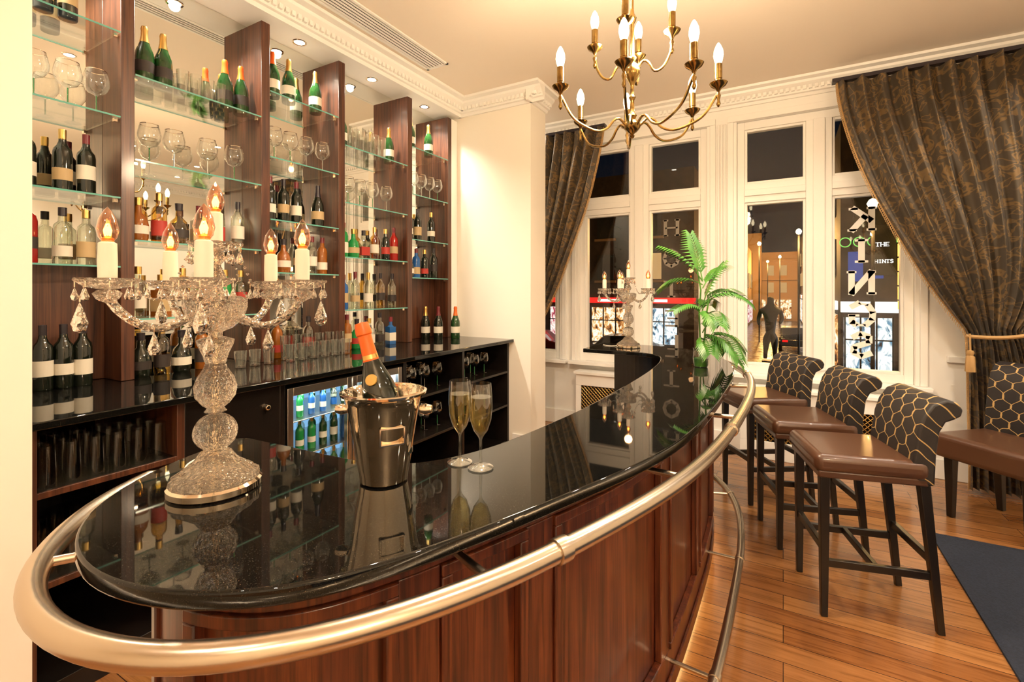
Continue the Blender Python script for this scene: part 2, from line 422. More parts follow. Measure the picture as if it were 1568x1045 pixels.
# fridge
root = empty('bottle_fridge'); fy0, fy1 = 1.625, 2.505
m = MB(); fx0 = -2.85; fx1 = -2.33
m.box(fx0, fx0 + .02, fy0, fy1, .1, 1.0, M_white); m.box(fx0, fx1, fy0, fy0 + .02, .1, 1.0, M_white); m.box(fx0, fx1, fy1 - .02, fy1, .1, 1.0, M_white)
m.box(fx0, fx1, fy0, fy1, .98, 1.0, M_steelb); m.box(fx0, fx1, fy0, fy1, .1, .16, M_black)
for z in (.38, .6, .8): m.box(fx0 + .02, fx1 - .02, fy0 + .02, fy1 - .02, z - .006, z, M_steelb)
m.box(fx1 - .06, fx1 - .04, fy0 + .03, fy1 - .03, .955, .975, emis('fridge_light', (.80, .94, 1), 45))
m.box(fx0 + .021, fx0 + .028, fy0 + .05, fy1 - .05, .2, .95, emis('fridge_backlight', (.30, .62, 1), .9))
m.obj('body', root, bevel=.002)
m = MB(); mid = (fy0 + fy1) / 2
for (a, c) in ((fy0, mid - .003), (mid + .003, fy1)):
    t = .035
    m.box(fx1, fx1 + .03, a, a + t, .1, 1.0, M_steelb); m.box(fx1, fx1 + .03, c - t, c, .1, 1.0, M_steelb)
    m.box(fx1, fx1 + .03, a + t, c - t, .1, .15, M_steelb); m.box(fx1, fx1 + .03, a + t, c - t, .955, 1.0, M_steelb)
    m.box(fx1 + .012, fx1 + .016, a + t, c - t, .15, .955, M_pane)
m.tube([(fx1 + .05, mid - .05, .35), (fx1 + .05, mid - .05, .85)], .008, M_steel); m.tube([(fx1 + .05, mid + .05, .35), (fx1 + .05, mid + .05, .85)], .008, M_steel)
m.obj('doors', root, bevel=.003)

# ------------------------------------------------------------------ bottles & glasses
def bottle(m, x, y, z, kind, glass, label, cap, s=1.0):
    M = T(x, y, z + .0005, RN.uniform(0, 6), s)
    if kind == 'wine':
        m.lathe([(0, 0), (.035, 0), (.0375, .008), (.0375, .185), (.034, .205), (.022, .222), (.0155, .24), (.0145, .26)], glass, M, 20)
        m.lathe([(.0148, .238), (.0152, .30), (0, .302)], cap, M, 16); z0 = RN.uniform(.05, .075); m.lathe([(.0381, z0), (.0381, z0 + RN.uniform(.05, .085))], label, M, 20)
    elif kind == 'champ':
        m.lathe([(0, 0), (.042, 0), (.0445, .01), (.0445, .14), (.041, .17), (.028, .205), (.018, .235)], glass, M, 20)
        m.lathe([(.0235, .222), (.0175, .255), (.0165, .285), (.018, .295), (.014, .31), (0, .312)], cap, M, 16); m.lathe([(.0451, .055), (.0451, .115)], label, M, 20)
    elif kind == 'spirit':
        m.lathe([(0, 0), (.034, 0), (.037, .006), (.037, .17), (.032, .192), (.017, .208), (.0145, .25)], glass, M, 20)
        m.lathe([(.0165, .235), (.0165, .275), (0, .276)], cap, M, 14); z0 = RN.uniform(.03, .06); m.lathe([(.0377, z0), (.0377, z0 + RN.uniform(.045, .085))], label, M, 20)
    elif kind == 'round':
        m.lathe([(0, 0), (.04, 0), (.047, .02), (.048, .09), (.040, .13), (.018, .155), (.015, .20)], glass, M, 20)
        m.lathe([(.018, .195), (.02, .235), (0, .236)], cap, M, 14); m.lathe([(.0486, .04), (.0488, .085)], label, M, 20)
    elif kind == 'square':
        pr = [(-.038, -.03), (.038, -.03), (.038, .03), (-.038, .03)]
        m.prism(pr, 0, .15, glass, M); m.lathe([(.03, .15), (.016, .165), (.014, .20)], glass, M, 14)
        m.lathe([(.018, .195), (.018, .235), (0, .236)], cap, M, 14); m.box(-.039, .039, -.031, .031, .03, .10, label, M)
def balloon(m, x, y, z, s=1.0):
    m.lathe([(0, .001), (.036, .002), (.034, .005), (.006, .01), (.0035, .03), (.0035, .085), (.008, .092), (.035, .105), (.052, .135), (.055, .16), (.048, .195), (.042, .215)], M_gls, T(x, y, z, 0, s), 24)
    m.tube([(0, 0, .012), (0, 0, .090)], .003, M_ggr if RN.random() < .6 else M_steelb, T(x, y, z, 0, s), 6)
    m.lathe([(.0415, .213), (.0430, .214), (.0430, .2165), (.0415, .2165)], M_steel, T(x, y, z, 0, s), 20)
def tumbler(m, x, y, z, h=.12, r=.035, up=True, mat=None):
    p = [(0, .002), (r * .8, .002), (r, h), (r * .96, h), (r * .76, .012), (0, .012)]
    M = T(x, y, z) if up else Matrix.Translation((x, y, z + h + .002)) @ Matrix.Rotation(pi, 4, 'X')
    m.lathe(p, mat or M_gls, M, 18)
wine = MB(); champ = MB(); spir = MB(); ball = MB(); tum = MB(); hib = MB()
XS = -3.02
def RL(): return RN.choice([M_label, M_labelt, M_labelb, M_label, M_labelr])
def RC(): return RN.choice([M_foilb, M_foilr, M_foilg, M_foilb])
# bay 1
for y in (.86, .95): bottle(wine, XS, y, 2.84, 'wine', M_gdark, M_labelt, M_foilr)
for y in (.70, .82, .94, 1.05): balloon(ball, XS + .03, y, 2.41)
for y, g, l, c in ((.80, M_gdark, M_label, M_foilb), (.93, M_gdark, M_labelt, M_foilg), (1.02, M_gdark, M_label, M_foilr)): bottle(wine, XS, y, 2.0, 'wine', g, l, c)
bottle(spir, XS, .80, 1.65, 'spirit', M_gred, M_labelb, M_foilr, 1.15); bottle(spir, XS, .93, 1.65, 'spirit', M_gclear, M_label, M_foilb); bottle(spir, XS, 1.02, 1.65, 'spirit', M_gclear, M_labelt, M_foilg)
for y in (.845, .918, .99): bottle(wine, -2.97, y, BT, 'wine', M_gdark, M_label, M_foilb)
# bay 2
for y in (1.27, 1.36): bottle(champ, XS, y, 2.65, 'champ', M_ggreen, M_labelb, M_foilg)
for y in (1.70, 1.80): bottle(champ, XS, y, 2.65, 'champ', M_ggreen, M_labelb, M_foilo)
for y in (1.44, 1.51, 1.58, 1.65): tumbler(tum, XS + .04, y, 2.65, .13, .032); tumbler(tum, XS - .04, y + .02, 2.65, .13, .032)
for y in (1.28, 1.40, 1.58, 1.74): balloon(ball, XS + .03, y, 2.21)
for y, k, g, l in ((1.24, 'round', M_gbrown, M_label), (1.34, 'spirit', M_gyel, M_labelr), (1.44, 'round', M_gyel, M_labelb), (1.55, 'square', M_gdark, M_labelt), (1.66, 'spirit', M_gclear, M_labelr), (1.78, 'wine', M_gclear, M_label)):
    bottle(spir, XS, y, 1.79, k, g, l, RC())
for y, k, g, l in ((1.24, 'spirit', M_gclear, M_label), (1.35, 'square', M_gbrown, M_labelt), (1.46, 'spirit', M_gyel, M_label), (1.58, 'round', M_gbrown, M_labelb), (1.70, 'spirit', M_ggr, M_label), (1.80, 'spirit', M_gclear, M_labelr)):
    bottle(spir, XS, y, 1.38, k, g, l, M_foilg)
for y, k, g in ((1.24, 'round', M_gdark), (1.34, 'spirit', M_gyel), (1.44, 'round', M_gdark), (1.55, 'spirit', M_gbrown), (1.65, 'square', M_gdark)): bottle(spir, -2.99, y, BT, k, g, RL(), RC())
for y in (1.68, 1.77, 1.86): tumbler(tum, -2.82, y, BT, .1, .035)
# bay 3
for y, c in ((2.02, M_foilo), (2.14, M_foilg), (2.36, M_foilg)): bottle(champ, XS, y, 2.84, 'champ', M_ggreen, M_label, c)
for y in (2.01, 2.13, 2.26, 2.40): balloon(ball, XS + .03, y, 2.41)
for y, k, g in ((2.0, 'wine', M_gdark), (2.10, 'wine', M_gdark), (2.20, 'wine', M_gdark), (2.38, 'champ', M_gdark)): bottle(wine, XS, y, 2.0, k, g, RL(), RC())
for y, k, g in ((2.0, 'spirit', M_gclear), (2.1, 'round', M_gbrown), (2.22, 'wine', M_gdark), (2.33, 'spirit', M_gclear), (2.42, 'spirit', M_gbrown)): bottle(spir, XS, y, 1.65, k, g, RL(), RC())
for y in (2.0, 2.09, 2.18, 2.27, 2.36, 2.45):
    tumbler(tum, -2.8, y, BT, .11, .035); tumbler(tum, -2.9, y + .03, BT, .16, .033)
for y, g in ((2.05, M_gbrown), (2.3, M_gclear)): bottle(spir, XS, y, BT, 'spirit', g, M_labelr, M_foilb)
# bay 4
bottle(champ, XS, 2.6, 2.65, 'champ', M_ggreen, M_label, M_foilo); bottle(champ, XS, 3.12, 2.65, 'champ', M_ggreen, M_label, M_foilg)
for y in (2.68, 2.76, 2.84, 2.92, 3.00): tumbler(tum, XS + .04, y, 2.65, .18, .034); tumbler(tum, XS - .05, y + .03, 2.65, .18, .034)
for y in (2.64, 2.76, 2.90, 3.06): balloon(ball, XS + .03, y, 2.21)
for y, k, g, l in ((2.62, 'spirit', M_ggr, M_label), (2.72, 'round', M_ggr, M_labelt), (2.83, 'square', M_gclear, M_labelr), (2.95, 'spirit', M_gyel, M_label), (3.08, 'spirit', M_gdark, M_labelr), (3.18, 'wine', M_gred, M_labelt)): bottle(spir, XS, y, 1.79, k, g, l, RC())
for y, k, g in ((2.62, 'spirit', M_gblue), (2.74, 'wine', M_gclear), (2.88, 'wine', M_gclear), (3.02, 'wine', M_gyel), (3.16, 'wine', M_gclear)): bottle(spir, XS, y, 1.38, k, g, RL(), RC())
for y, k, g, l in ((2.62, 'spirit', M_gbrown, M_labelt), (2.72, 'round', M_ggr, M_labelr), (2.85, 'square', M_gclear, M_label), (2.97, 'spirit', M_gclear, M_labelb), (3.1, 'square', M_gblue, M_label)): bottle(spir, -2.98, y, BT, k, g, l, RC())
# bay 5
for y in (3.40, 3.66): bottle(champ, XS, y, 2.84, 'champ', M_ggreen, M_label, M_foilg)
for y in (3.40, 3.52, 3.64, 3.76): balloon(ball, XS + .03, y, 2.41)
for y in (3.38, 3.5, 3.7): bottle(wine, XS, y, 2.0, 'wine', M_gdark, RL(), RC())
for y, k, g in ((3.38, 'round', M_gdark), (3.48, 'spirit', M_gblue), (3.6, 'spirit', M_gdark), (3.74, 'wine', M_gdark)): bottle(spir, XS, y, 1.65, k, g, RL(), RC())
for x, y, g, c in ((-3.04, 3.64, M_gdark, M_foilg), (-2.93, 3.70, M_gdark, M_foilr), (-2.79, 3.79, M_ggreen, M_foilo)): bottle(champ, x, y, BT, 'champ', g, M_label, c)
# under counter glasses
for z in (.80, .47):
    for i in range(6):
        for j in range(3): tumbler(hib, -2.37 - j * .09, .69 + i * .072, z, .15, .032, False, M_gls2)
for a in (2.6, 3.3):
    for z in (.76, .44):
        for i in range(7): balloon(hib, -2.45 - .1 * (i % 2), a + i * .08, z, .85)
wine.obj('wine_bottles'); champ.obj('champagne_bottles'); spir.obj('spirit_bottles'); ball.obj('balloon_glasses'); tum.obj('tumbler_glasses', shv); hib.obj('stored_glassware', croot)
fb = MB()
for z in (.16, .38, .60, .80):
    for i in range(10):
        for j in range(2):
            g = RN.choice([M_ggr, M_ggr, M_gblue, M_ggreen, M_gclear]); sc = .62
            if z == .80: sc = .50
            bottle(fb, -2.42 - .1 * j, fy0 + .08 + i * .08, z, 'wine', g, RN.choice([M_label, M_label, M_gblue]), M_foilg, sc)
fb.obj('chilled_beer_bottles')

# ------------------------------------------------------------------ front bar
O = catmull([(-1.43, .84), (-1.37, .62), (-1.25, .445), (-1.15, .37), (-1.055, .335), (-.96, .322), (-.838, .335), (-.715, .389), (-.628, .457), (-.555, .58), (-.498, .716), (-.450, .84), (-.388, 1.02), (-.33, 1.19), (-.277, 1.40), (-.238, 1.737), (-.222, 2.29), (-.228, 2.8), (-.28, 3.22), (-.40, 3.56), (-.60, 3.82), (-.9, 3.96), (-1.35, 3.98)], .03)
O = lap(O, 12)
I = catmull([(-1.40, .86), (-1.2, .872), (-.96, .885), (-.84, .925), (-.765, 1.03), (-.715, 1.18), (-.685, 1.40), (-.655, 1.75), (-.645, 2.3), (-.655, 2.8), (-.69, 3.15), (-.75, 3.36), (-.88, 3.46), (-1.35, 3.49)], .03)
I = lap(I, 5)
def arcs(path):
    s = [0]
    for i in range(1, len(path)): s.append(s[-1] + (path[i] - path[i - 1]).length)
    return s
def at(path, S, s):
    for i in range(1, len(path)):
        if S[i] >= s:
            t = (s - S[i - 1]) / max(1e-9, S[i] - S[i - 1]); return path[i - 1].lerp(path[i], t)
    return path[-1]
def near(path, S, p):
    p = Vector(p); k = min(range(len(path)), key=lambda i: (path[i] - p).length); return S[k]
def sweep(m, path, z0, z1, o0, o1, mat, s0=None, s1=None):
    S = arcs(path); s0 = 0 if s0 is None else max(0, s0); s1 = S[-1] if s1 is None else min(S[-1], s1)
    n = max(2, int((s1 - s0) / .03) + 1); pp = [at(path, S, s0 + (s1 - s0) * i / n) for i in range(n + 1)]
    def nrm(i):
        s = s0 + (s1 - s0) * i / n; a = at(path, S, max(0, s - .02)); c = at(path, S, min(S[-1], s + .02)); t = (c - a).normalized(); return Vector((t.y, -t.x))
    v = []; f = []
    for i, p in enumerate(pp):
        q = nrm(i); a = p + q * o0; c = p + q * o1
        v += [(a.x, a.y, z0), (c.x, c.y, z0), (c.x, c.y, z1), (a.x, a.y, z1)]
    for i in range(n):
        k = i * 4
        for j in range(4): f.append((k + j, k + 4 + j, k + 4 + (j + 1) % 4, k + (j + 1) % 4))
    f.append((0, 1, 2, 3)); e = n * 4; f.append((e + 3, e + 2, e + 1, e))
    m.add(v, f, mat)
bar = empty('bar_counter')
m = MB(); m.prism([(p.x, p.y) for p in O] + [(p.x, p.y) for p in reversed(I)], CT - .030, CT, M_granite)
m.obj('granite_top', bar, bevel=.005, bseg=3)
def cut(path, x=-1.14):
    path = list(path)
    while path[-1].x < x: path.pop()
    return path
BO = cut(offs(O, -.14)); BI = cut(offs(I, .04))
m = MB(); m.prism([(p.x, p.y) for p in BO] + [(p.x, p.y) for p in reversed(BI)], .10, CT - .033, M_black)
pl = cut(offs(O, -.20), -1.1); m.prism([(p.x, p.y) for p in pl] + [(p.x, p.y) for p in reversed(cut(offs(I, .06), -1.1))], 0, .10, M_black)
m.obj('carcass', bar, smooth=False)
m = MB(); SB = arcs(BO)
sweep(m, BO, .10, CT - .034, .001, .010, M_wood)
sweep(m, BO, .97, CT - .034, .010, .026, M_wood); sweep(m, BO, .10, .25, .010, .026, M_wood); sweep(m, BO, .10, .16, .026, .036, M_wood)
sts = [near(BO, SB, p) for p in ((-1.2, .62), (-.95, .47), (-.64, .74), (-.52, 1.05), (-.39, 1.72), (-.365, 2.3), (-.38, 2.9), (-.5, 3.45), (-.9, 3.83))] + [SB[-1] - .03]
for s in sts: sweep(m, BO, .25, .97, .010, .026, M_wood, s - .045, s + .045)
for a, c in zip(sts[:-1], sts[1:]):
    a += .045; c -= .045
    if c - a < .08: continue
    for (z0, z1) in ((.25, .275), (.945, .97)): sweep(m, BO, z0, z1, .010, .034, M_wood, a, c)
    for (u0, u1) in ((a, a + .025), (c - .025, c)): sweep(m, BO, .275, .945, .010, .034, M_wood, u0, u1)
m.obj('wood_panelling', bar, bevel=.003)
m = MB(); sweep(m, BO, .082, .097, -.03, -.01, M_glow, near(BO, SB, (-.6, .8)), SB[-1] - .2); m.obj('plinth_light', bar, smooth=False)
# hand rail (measured path)
zr = CT - .06
RO = lap(catmull([(-1.475, .63), (-1.39, .491), (-1.275, .388), (-1.19, .33), (-1.0957, .292), (-1.02, .276), (-.9437, .2734), (-.825, .2917), (-.707, .342), (-.625, .408), (-.545, .502), (-.460, .645), (-.382, .826), (-.2724, 1.167), (-.201, 1.515), (-.155, 2.037), (-.1405, 2.671), (-.188, 3.2), (-.33, 3.62), (-.56, 3.91), (-.9, 4.045), (-1.15, 4.06)], .03), 8); SR = arcs(RO)
m = MB()
p3 = [Vector((p.x, p.y, zr)) for p in RO]
p3 = [p3[0] + Vector((.10, .04, 0)), p3[0] + Vector((.05, .032, 0)), p3[0] + Vector((.015, .018, 0))] + p3
m.tube(p3, .0205, M_rail, seg=24)
def railpt(s): return at(RO, SR, s)
def rn_(s):
    a = at(RO, SR, max(0, s - .02)); c = at(RO, SR, min(SR[-1], s + .02)); t = (c - a).normalized(); return t, Vector((t.y, -t.x))
def ZtoV(c, z, t): return Matrix.Translation((c.x, c.y, z)) @ Vector((0, 0, 1)).rotation_difference(Vector((t.x, t.y, 0))).to_matrix().to_4x4()
for p in ((-.372, .84), (-.165, 1.9), (-.22, 3.2)):
    s = near(RO, SR, p); t, q = rn_(s); c = railpt(s)
    m.lathe([(.0206, -.016), (.0245, -.015), (.0252, 0), (.0245, .015), (.0206, .016)], M_rail, ZtoV(c, zr, t), 24)
for p in ((-1.2, .33), (-.43, .70), (-.24, 1.35), (-.15, 2.1), (-.145, 2.8), (-.35, 3.65)):
    s = near(RO, SR, p); t, q = rn_(s); c = railpt(s)
    dist = min((b_ - c).length for b_ in BO) - .024
    k = c - q * .015; e = c - q * dist
    m.tube([(k.x, k.y, zr), ((k.x + e.x) / 2, (k.y + e.y) / 2, zr - .004), (e.x, e.y, zr - .004)], .009, M_rail, seg=12)
    m.lathe([(0, -.0), (.027, 0), (.027, .008), (.016, .014), (.009, .02)], M_rail, ZtoV(e, zr - .004, q), 20)
m.obj('handrail', bar)
m = MB(); FO = lap(offs(O, .035), 3); SF = arcs(FO); zf = .20
s0 = near(FO, SF, (-1.0, .28)); s1 = SF[-1] - .3
m.tube([Vector((*at(FO, SF, s0 + (s1 - s0) * i / 150), zf)) for i in range(151)], .019, M_rail, seg=18)
for p in ((-.7, .36), (-.35, 1.02), (-.19, 1.75), (-.18, 2.6), (-.3, 3.4), (-.7, 3.95)):
    s = near(FO, SF, p); a = at(FO, SF, max(0, s - .02)); c = at(FO, SF, s + .02); t = (c - a).normalized(); q = Vector((t.y, -t.x)); c = at(FO, SF, s)
    e = c - q * .15; m.tube([(c.x, c.y, zf), (e.x, e.y, zf)], .008, M_rail, seg=10)
    m.lathe([(.0191, -.013), (.0225, -.012), (.0225, .012), (.0191, .013)], M_rail, ZtoV(c, zf, t), 18)
m.obj('footrail', bar)

# ------------------------------------------------------------------ candelabra
def drop(m, x, y, z, L=.045, r=.011, mat=None):
    mat = mat or M_crys
    m.tube([(x, y, z + .012), (x, y, z)], .0012, M_steel, seg=4)
    m.lathe([(0, 0), (r * .35, -L * .2), (r, -L * .68), (r * .7, -L * .92), (0, -L)], mat, T(x, y, z), 8)
def bulb_flame(m, x, y, z, s=1.):
    m.lathe([(.009, -.002), (.0095, .006), (.006, .008)], M_foilg, T(x, y, z, 0, s), 12)
    m.lathe([(.008, 0), (.0135, .008), (.0165, .022), (.013, .040), (.006, .054), (0, .062)], M_bulbg, T(x, y, z, 0, s), 18)
    for k in (-1, 1):
        m.tube([(k * .004, 0, .010), (k * .0055, 0, .020), (k * .0015, 0, .032)], [.0016, .0022, .0014], M_flame, T(x, y, z, YAW, s), 6)
    m.lathe([(0, .010), (.0025, .014), (.0035, .020), (0, .028)], M_flame, T(x, y, z, 0, s), 8)
def bobeche(m, x, y, z, r=.045):
    m.lathe([(0, -.004), (.012, -.004), (r * .7, .002), (r, .014), (r * .98, .018), (r * .6, .008), (0, .006)], M_crys, T(x, y, z), 30, .07, 15)
def candelabra(loc, a0):
    root = empty('crystal_candelabra', loc); m = MB()
    m.lathe([(0, 0), (.089, 0), (.093, .004), (.093, .016), (.088, .021), (0, .021)], M_steel, None, 48)
    m.lathe([(0, .0215), (.086, .0215), (.084, .032), (.066, .044), (.043, .062), (.030, .082), (.018, .088), (0, .088)], M_crys, None, 48, .04, 16)
    ball_ = [(.001, .084)] + [(.042 * math.sin(t * pi / 12) + .001, .126 - .042 * math.cos(t * pi / 12)) for t in range(1, 12)] + [(.001, .169)]
    m.lathe(ball_, M_crys, None, 32, .03, 16)
    m.lathe([(0, .170), (.022, .172), (.016, .18), (.026, .188), (.038, .205), (.041, .228), (.034, .25), (.023, .268), (.019, .28), (.025, .30), (.034, .322), (.036, .332), (.02, .338), (0, .338)], M_crys, None, 36, .04, 12)
    m.lathe([(0, .339), (.014, .34), (.014, .35), (.032, .358), (.052, .378), (.060, .405), (.060, .425), (.045, .43), (.015, .432), (0, .432)], M_crys, None, 36, .05, 12)
    m.lathe([(0, .433), (.012, .434), (.014, .45), (.024, .465), (.018, .48), (.010, .50), (.022, .515), (.012, .53), (0, .532)], M_crys, None, 24, .05, 8)
    m.tube([(0, 0, .02), (0, 0, .55)], .004, M_steel, seg=8)
    m.obj('crystal_column', root, angle=25)
    m = MB(); cn = MB(); RR = .185
    bobeche(m, 0, 0, .532, .052)
    cn.lathe([(0, .540), (.0145, .540), (.0145, .615), (.010, .618), (0, .618)], M_candle, None, 18); bulb_flame(cn, 0, 0, .618, 1.1)
    for k in range(10):
        a = k * 2 * pi / 10; drop(m, .05 * math.cos(a), .05 * math.sin(a), .530, .030, .007)
    for i in range(5):
        a = a0 + i * 2 * pi / 5; ca, sa = math.cos(a), math.sin(a)
        prof = [(.03, .395), (.06, .378), (.09, .364), (.12, .366), (.152, .385), (.174, .41), (RR, .432)]
        pts = catmull([(r * ca, r * sa, z) for r, z in prof], .012)
        m.tube(pts, .0085, M_crys, seg=8)
        for q in pts[::2]: m.lathe([(.009, -.003), (.0115, 0), (.009, .003)], M_crys, T(*q), 8)
        x, y = RR * ca, RR * sa
        m.lathe([(0, .415), (.018, .425), (.024, .436), (.016, .443), (0, .443)], M_crys, T(x, y, 0), 16, .05, 8)
        bobeche(m, x, y, .448, .050)
        cn.lathe([(0, .455), (.0155, .455), (.016, .50), (.015, .535), (.010, .538), (0, .538)], M_candle, T(x, y, 0), 18); bulb_flame(cn, x, y, .538, 1.12)
        for k in range(8):
            b2 = k * 2 * pi / 8 + a; drop(m, x + .048 * math.cos(b2), y + .048 * math.sin(b2), .448, .026, .0065)
        drop(m, x * 1.22, y * 1.22, .42, .06, .014)
        drop(m, x * .6, y * .6, .355, .05, .012)
        n = 16
        for k in range(n + 1):
            t = k / n; rr = .05 + (.140 - .05) * t; zz = .525 + (.445 - .525) * t - .055 * math.sin(pi * t)
            m.lathe([(0, -.0035), (.004, 0), (0, .0035)], M_crys, T(rr * ca, rr * sa, zz), 6)
    m.obj('crystal_arms', root, angle=25); cn.obj('candles', root)
    m = MB(); m.tube(catmull([(-.088, .02, .010), (-.12, .035, .004), (-.16, .02, .003), (-.20, .04, .003), (-.235, .09, .003)], .01), .0022, M_candle, seg=6); m.obj('power_cord', root)
    l = bpy.data.lights.new('candle_glow', 'POINT'); l.energy = 1.3; l.color = (1, .5, .2); l.shadow_soft_size = .03
    lo = bpy.data.objects.new('candle_glow', l); lo.parent = root; lo.location = (0, 0, .72); bpy.context.scene.collection.objects.link(lo)
candelabra((-1.106, .602, CT + .0005), math.radians(80) + YAW)
candelabra((-1.06, 3.72, CT + .0005), math.radians(20) + YAW)

# ------------------------------------------------------------------ champagne bucket, flutes
root = empty('champagne_bucket', (-.812, .823, CT + .0005)); m = MB()
m.lathe([(0, .001), (.050, .001), (.054, .004), (.056, .02), (.062, .05), (.074, .13), (.084, .185), (.090, .198), (.098, .203), (.099, .208), (.093, .210), (.086, .203), (.080, .18), (.070, .13), (.058, .05), (.054, .01), (0, .008)], M_steel, None, 56)
for sg in (-1, 1):
    a = YAW if sg > 0 else YAW + pi
    c = Vector((math.cos(a), math.sin(a), 0))
    q = c * .09 + Vector((0, 0, .165)); 
    m.lathe([(0, -.016), (.009, -.014), (.013, 0), (.009, .014), (0, .016)], M_steel, Matrix.Translation(q + c * .008) @ Matrix.Rotation(a, 4, 'Z') @ Matrix.Rotation(pi / 2, 4, 'Y'), 16)
a = YAW - pi / 2 + .5
Mp = Matrix.Rotation(a, 4, 'Z')
for (y0, y1, z0, z1) in ((-.028, .028, .10, .103), (-.028, .028, .137, .14), (-.028, -.025, .10, .14), (.025, .028, .10, .14)):
    m.box(.066, .0775, y0, y1, z0, z1, M_steel, Mp)
m.obj('bucket', root)
m = MB()
ax = Vector((-R2.x * .25, -R2.y * .25, .93)).normalized()
Mb = Matrix.Translation((R2.x * .030, R2.y * .030, .055)) @ Vector((0, 0, 1)).rotation_difference(ax).to_matrix().to_4x4()
m.lathe([(0, 0), (.038, 0), (.041, .01), (.041, .145), (.037, .175), (.027, .205), (.018, .232), (.0165, .25)], M_gdark, Mb, 32)
m.lathe([(.0185, .232), (.0160, .27), (.0160, .292), (.0185, .295), (.0185, .305), (.015, .322), (0, .324)], M_foilo, Mb, 24)
m.lathe([(.0187, .236), (.0178, .246)], M_foilg, Mb, 24)
m.lathe([(.0415, .06), (.0415, .13)], M_labelt, Mb, 32)
m.obj('champagne_bottle', root)
m = MB(); dv = Vector((-F2.x, -F2.y, 0)) 
m.lathe([(0, .001), (.014, .001), (.013, .004), (0, .004)], M_foilg, Mb @ Matrix.Translation(Vector((dv.x * .0335, dv.y * .0335, .190))) @ Vector((0, 0, 1)).rotation_difference(Vector((dv.x, dv.y, .42)).normalized()).to_matrix().to_4x4(), 20); m.obj('medallion', root)
def flute(x, y):
    root = empty('champagne_flute', (x, y, CT + .0005)); m = MB()
    m.lathe([(0, .001), (.031, .001), (.032, .003), (.012, .007), (.004, .014), (.003, .04), (.003, .07), (.006, .078), (.018, .095), (.026, .12), (.029, .15), (.0285, .18), (.026, .212)], M_gls, None, 32)
    m.obj('glass', root)
    m = MB(); m.lathe([(0, .083), (.0165, .0975), (.0246, .12), (.0276, .15), (.0272, .178), (0, .178)], M_wine, None, 28); m.obj('champagne', root)
flute(-.722, 1.0); flute(-.655, .995)

# ------------------------------------------------------------------ chandelier
def chandelier(loc, a0, energy, top=ZC):
    root = empty('brass_chandelier', loc); m = MB(); bl = MB()
    def z(v): return v - 2.53
    htop = top - loc[2]
    st = [(0, z(2.225)), (.008, z(2.23)), (.012, z(2.238)), (.006, z(2.245)), (.02, z(2.255)), (.036, z(2.272)), (.038, z(2.29)), (.026, z(2.305)), (.014, z(2.315)), (.022, z(2.33)), (.012, z(2.345)), (.009, z(2.40)), (.016, z(2.415)), (.009, z(2.43)), (.009, z(2.47)), (.018, z(2.49)), (.034, z(2.515)), (.036, z(2.54)), (.028, z(2.56)), (.012, z(2.575)), (.020, z(2.595)), (.010, z(2.61)), (.008, z(2.75)), (.016, z(2.765)), (.020, z(2.78)), (.010, z(2.80)), (.007, z(2.83)), (.007, htop - .06), (.02, htop - .055), (.045, htop - .02), (.055, htop), (0, htop)]
    m.lathe(st, M_brass, None, 24)
    def arm(a, prof, rc, zc):
        ca, sa = math.cos(a), math.sin(a)
        m.tube(catmull([(r * ca, r * sa, zz) for r, zz in prof], .012), .0058, M_brass, seg=8)
        M = T(rc * ca, rc * sa, 0)
        m.lathe([(0, zc - .10), (.005, zc - .095), (.009, zc - .085), (.005, zc - .07), (.010, zc - .05), (.005, zc - .035), (.012, zc - .02), (.030, zc - .008), (.037, zc + .004), (.034, zc + .006), (.014, zc + .0), (.013, zc + .02), (.0155, zc + .022), (.0155, zc + .085), (.012, zc + .088), (0, zc + .088)], M_brass, M, 18)
        bl.lathe([(.011, zc + .086), (.016, zc + .10), (.0205, zc + .122), (.018, zc + .145), (.010, zc + .165), (.004, zc + .175), (0, zc + .178)], M_bulb, M, 16)
    for k, ad in enumerate((122, 80, 24, -25, -64, -109, -160)):
        zc = z(2.41)
        arm(math.radians(ad) + a0, [(.03, z(2.28)), (.07, z(2.31)), (.10, z(2.295)), (.13, z(2.26)), (.18, z(2.24)), (.25, z(2.255)), (.31, z(2.29)), (.362, z(2.37))], .365, zc)
    for ad in (66, -24, -114, 156):
        zc = z(2.68)
        arm(math.radians(ad) + a0, [(.02, z(2.54)), (.05, z(2.575)), (.075, z(2.56)), (.10, z(2.52)), (.135, z(2.53)), (.165, z(2.58)), (.175, z(2.64))], .175, zc)
    m.obj('frame', root); bl.obj('candle_bulbs', root)
    l = bpy.data.lights.new('chandelier_light', 'POINT'); l.energy = energy; l.color = (1, .76, .50); l.shadow_soft_size = .12
    lo = bpy.data.objects.new('chandelier_light', l); lo.parent = root; lo.location = (0.06, 0, .12); bpy.context.scene.collection.objects.link(lo)
chandelier((-.605, 2.186, 2.53), YAW, 165)
chandelier((1.5, -.9, 2.53), YAW + .4, 165)  # unseen chandelier added behind the camera for fill light

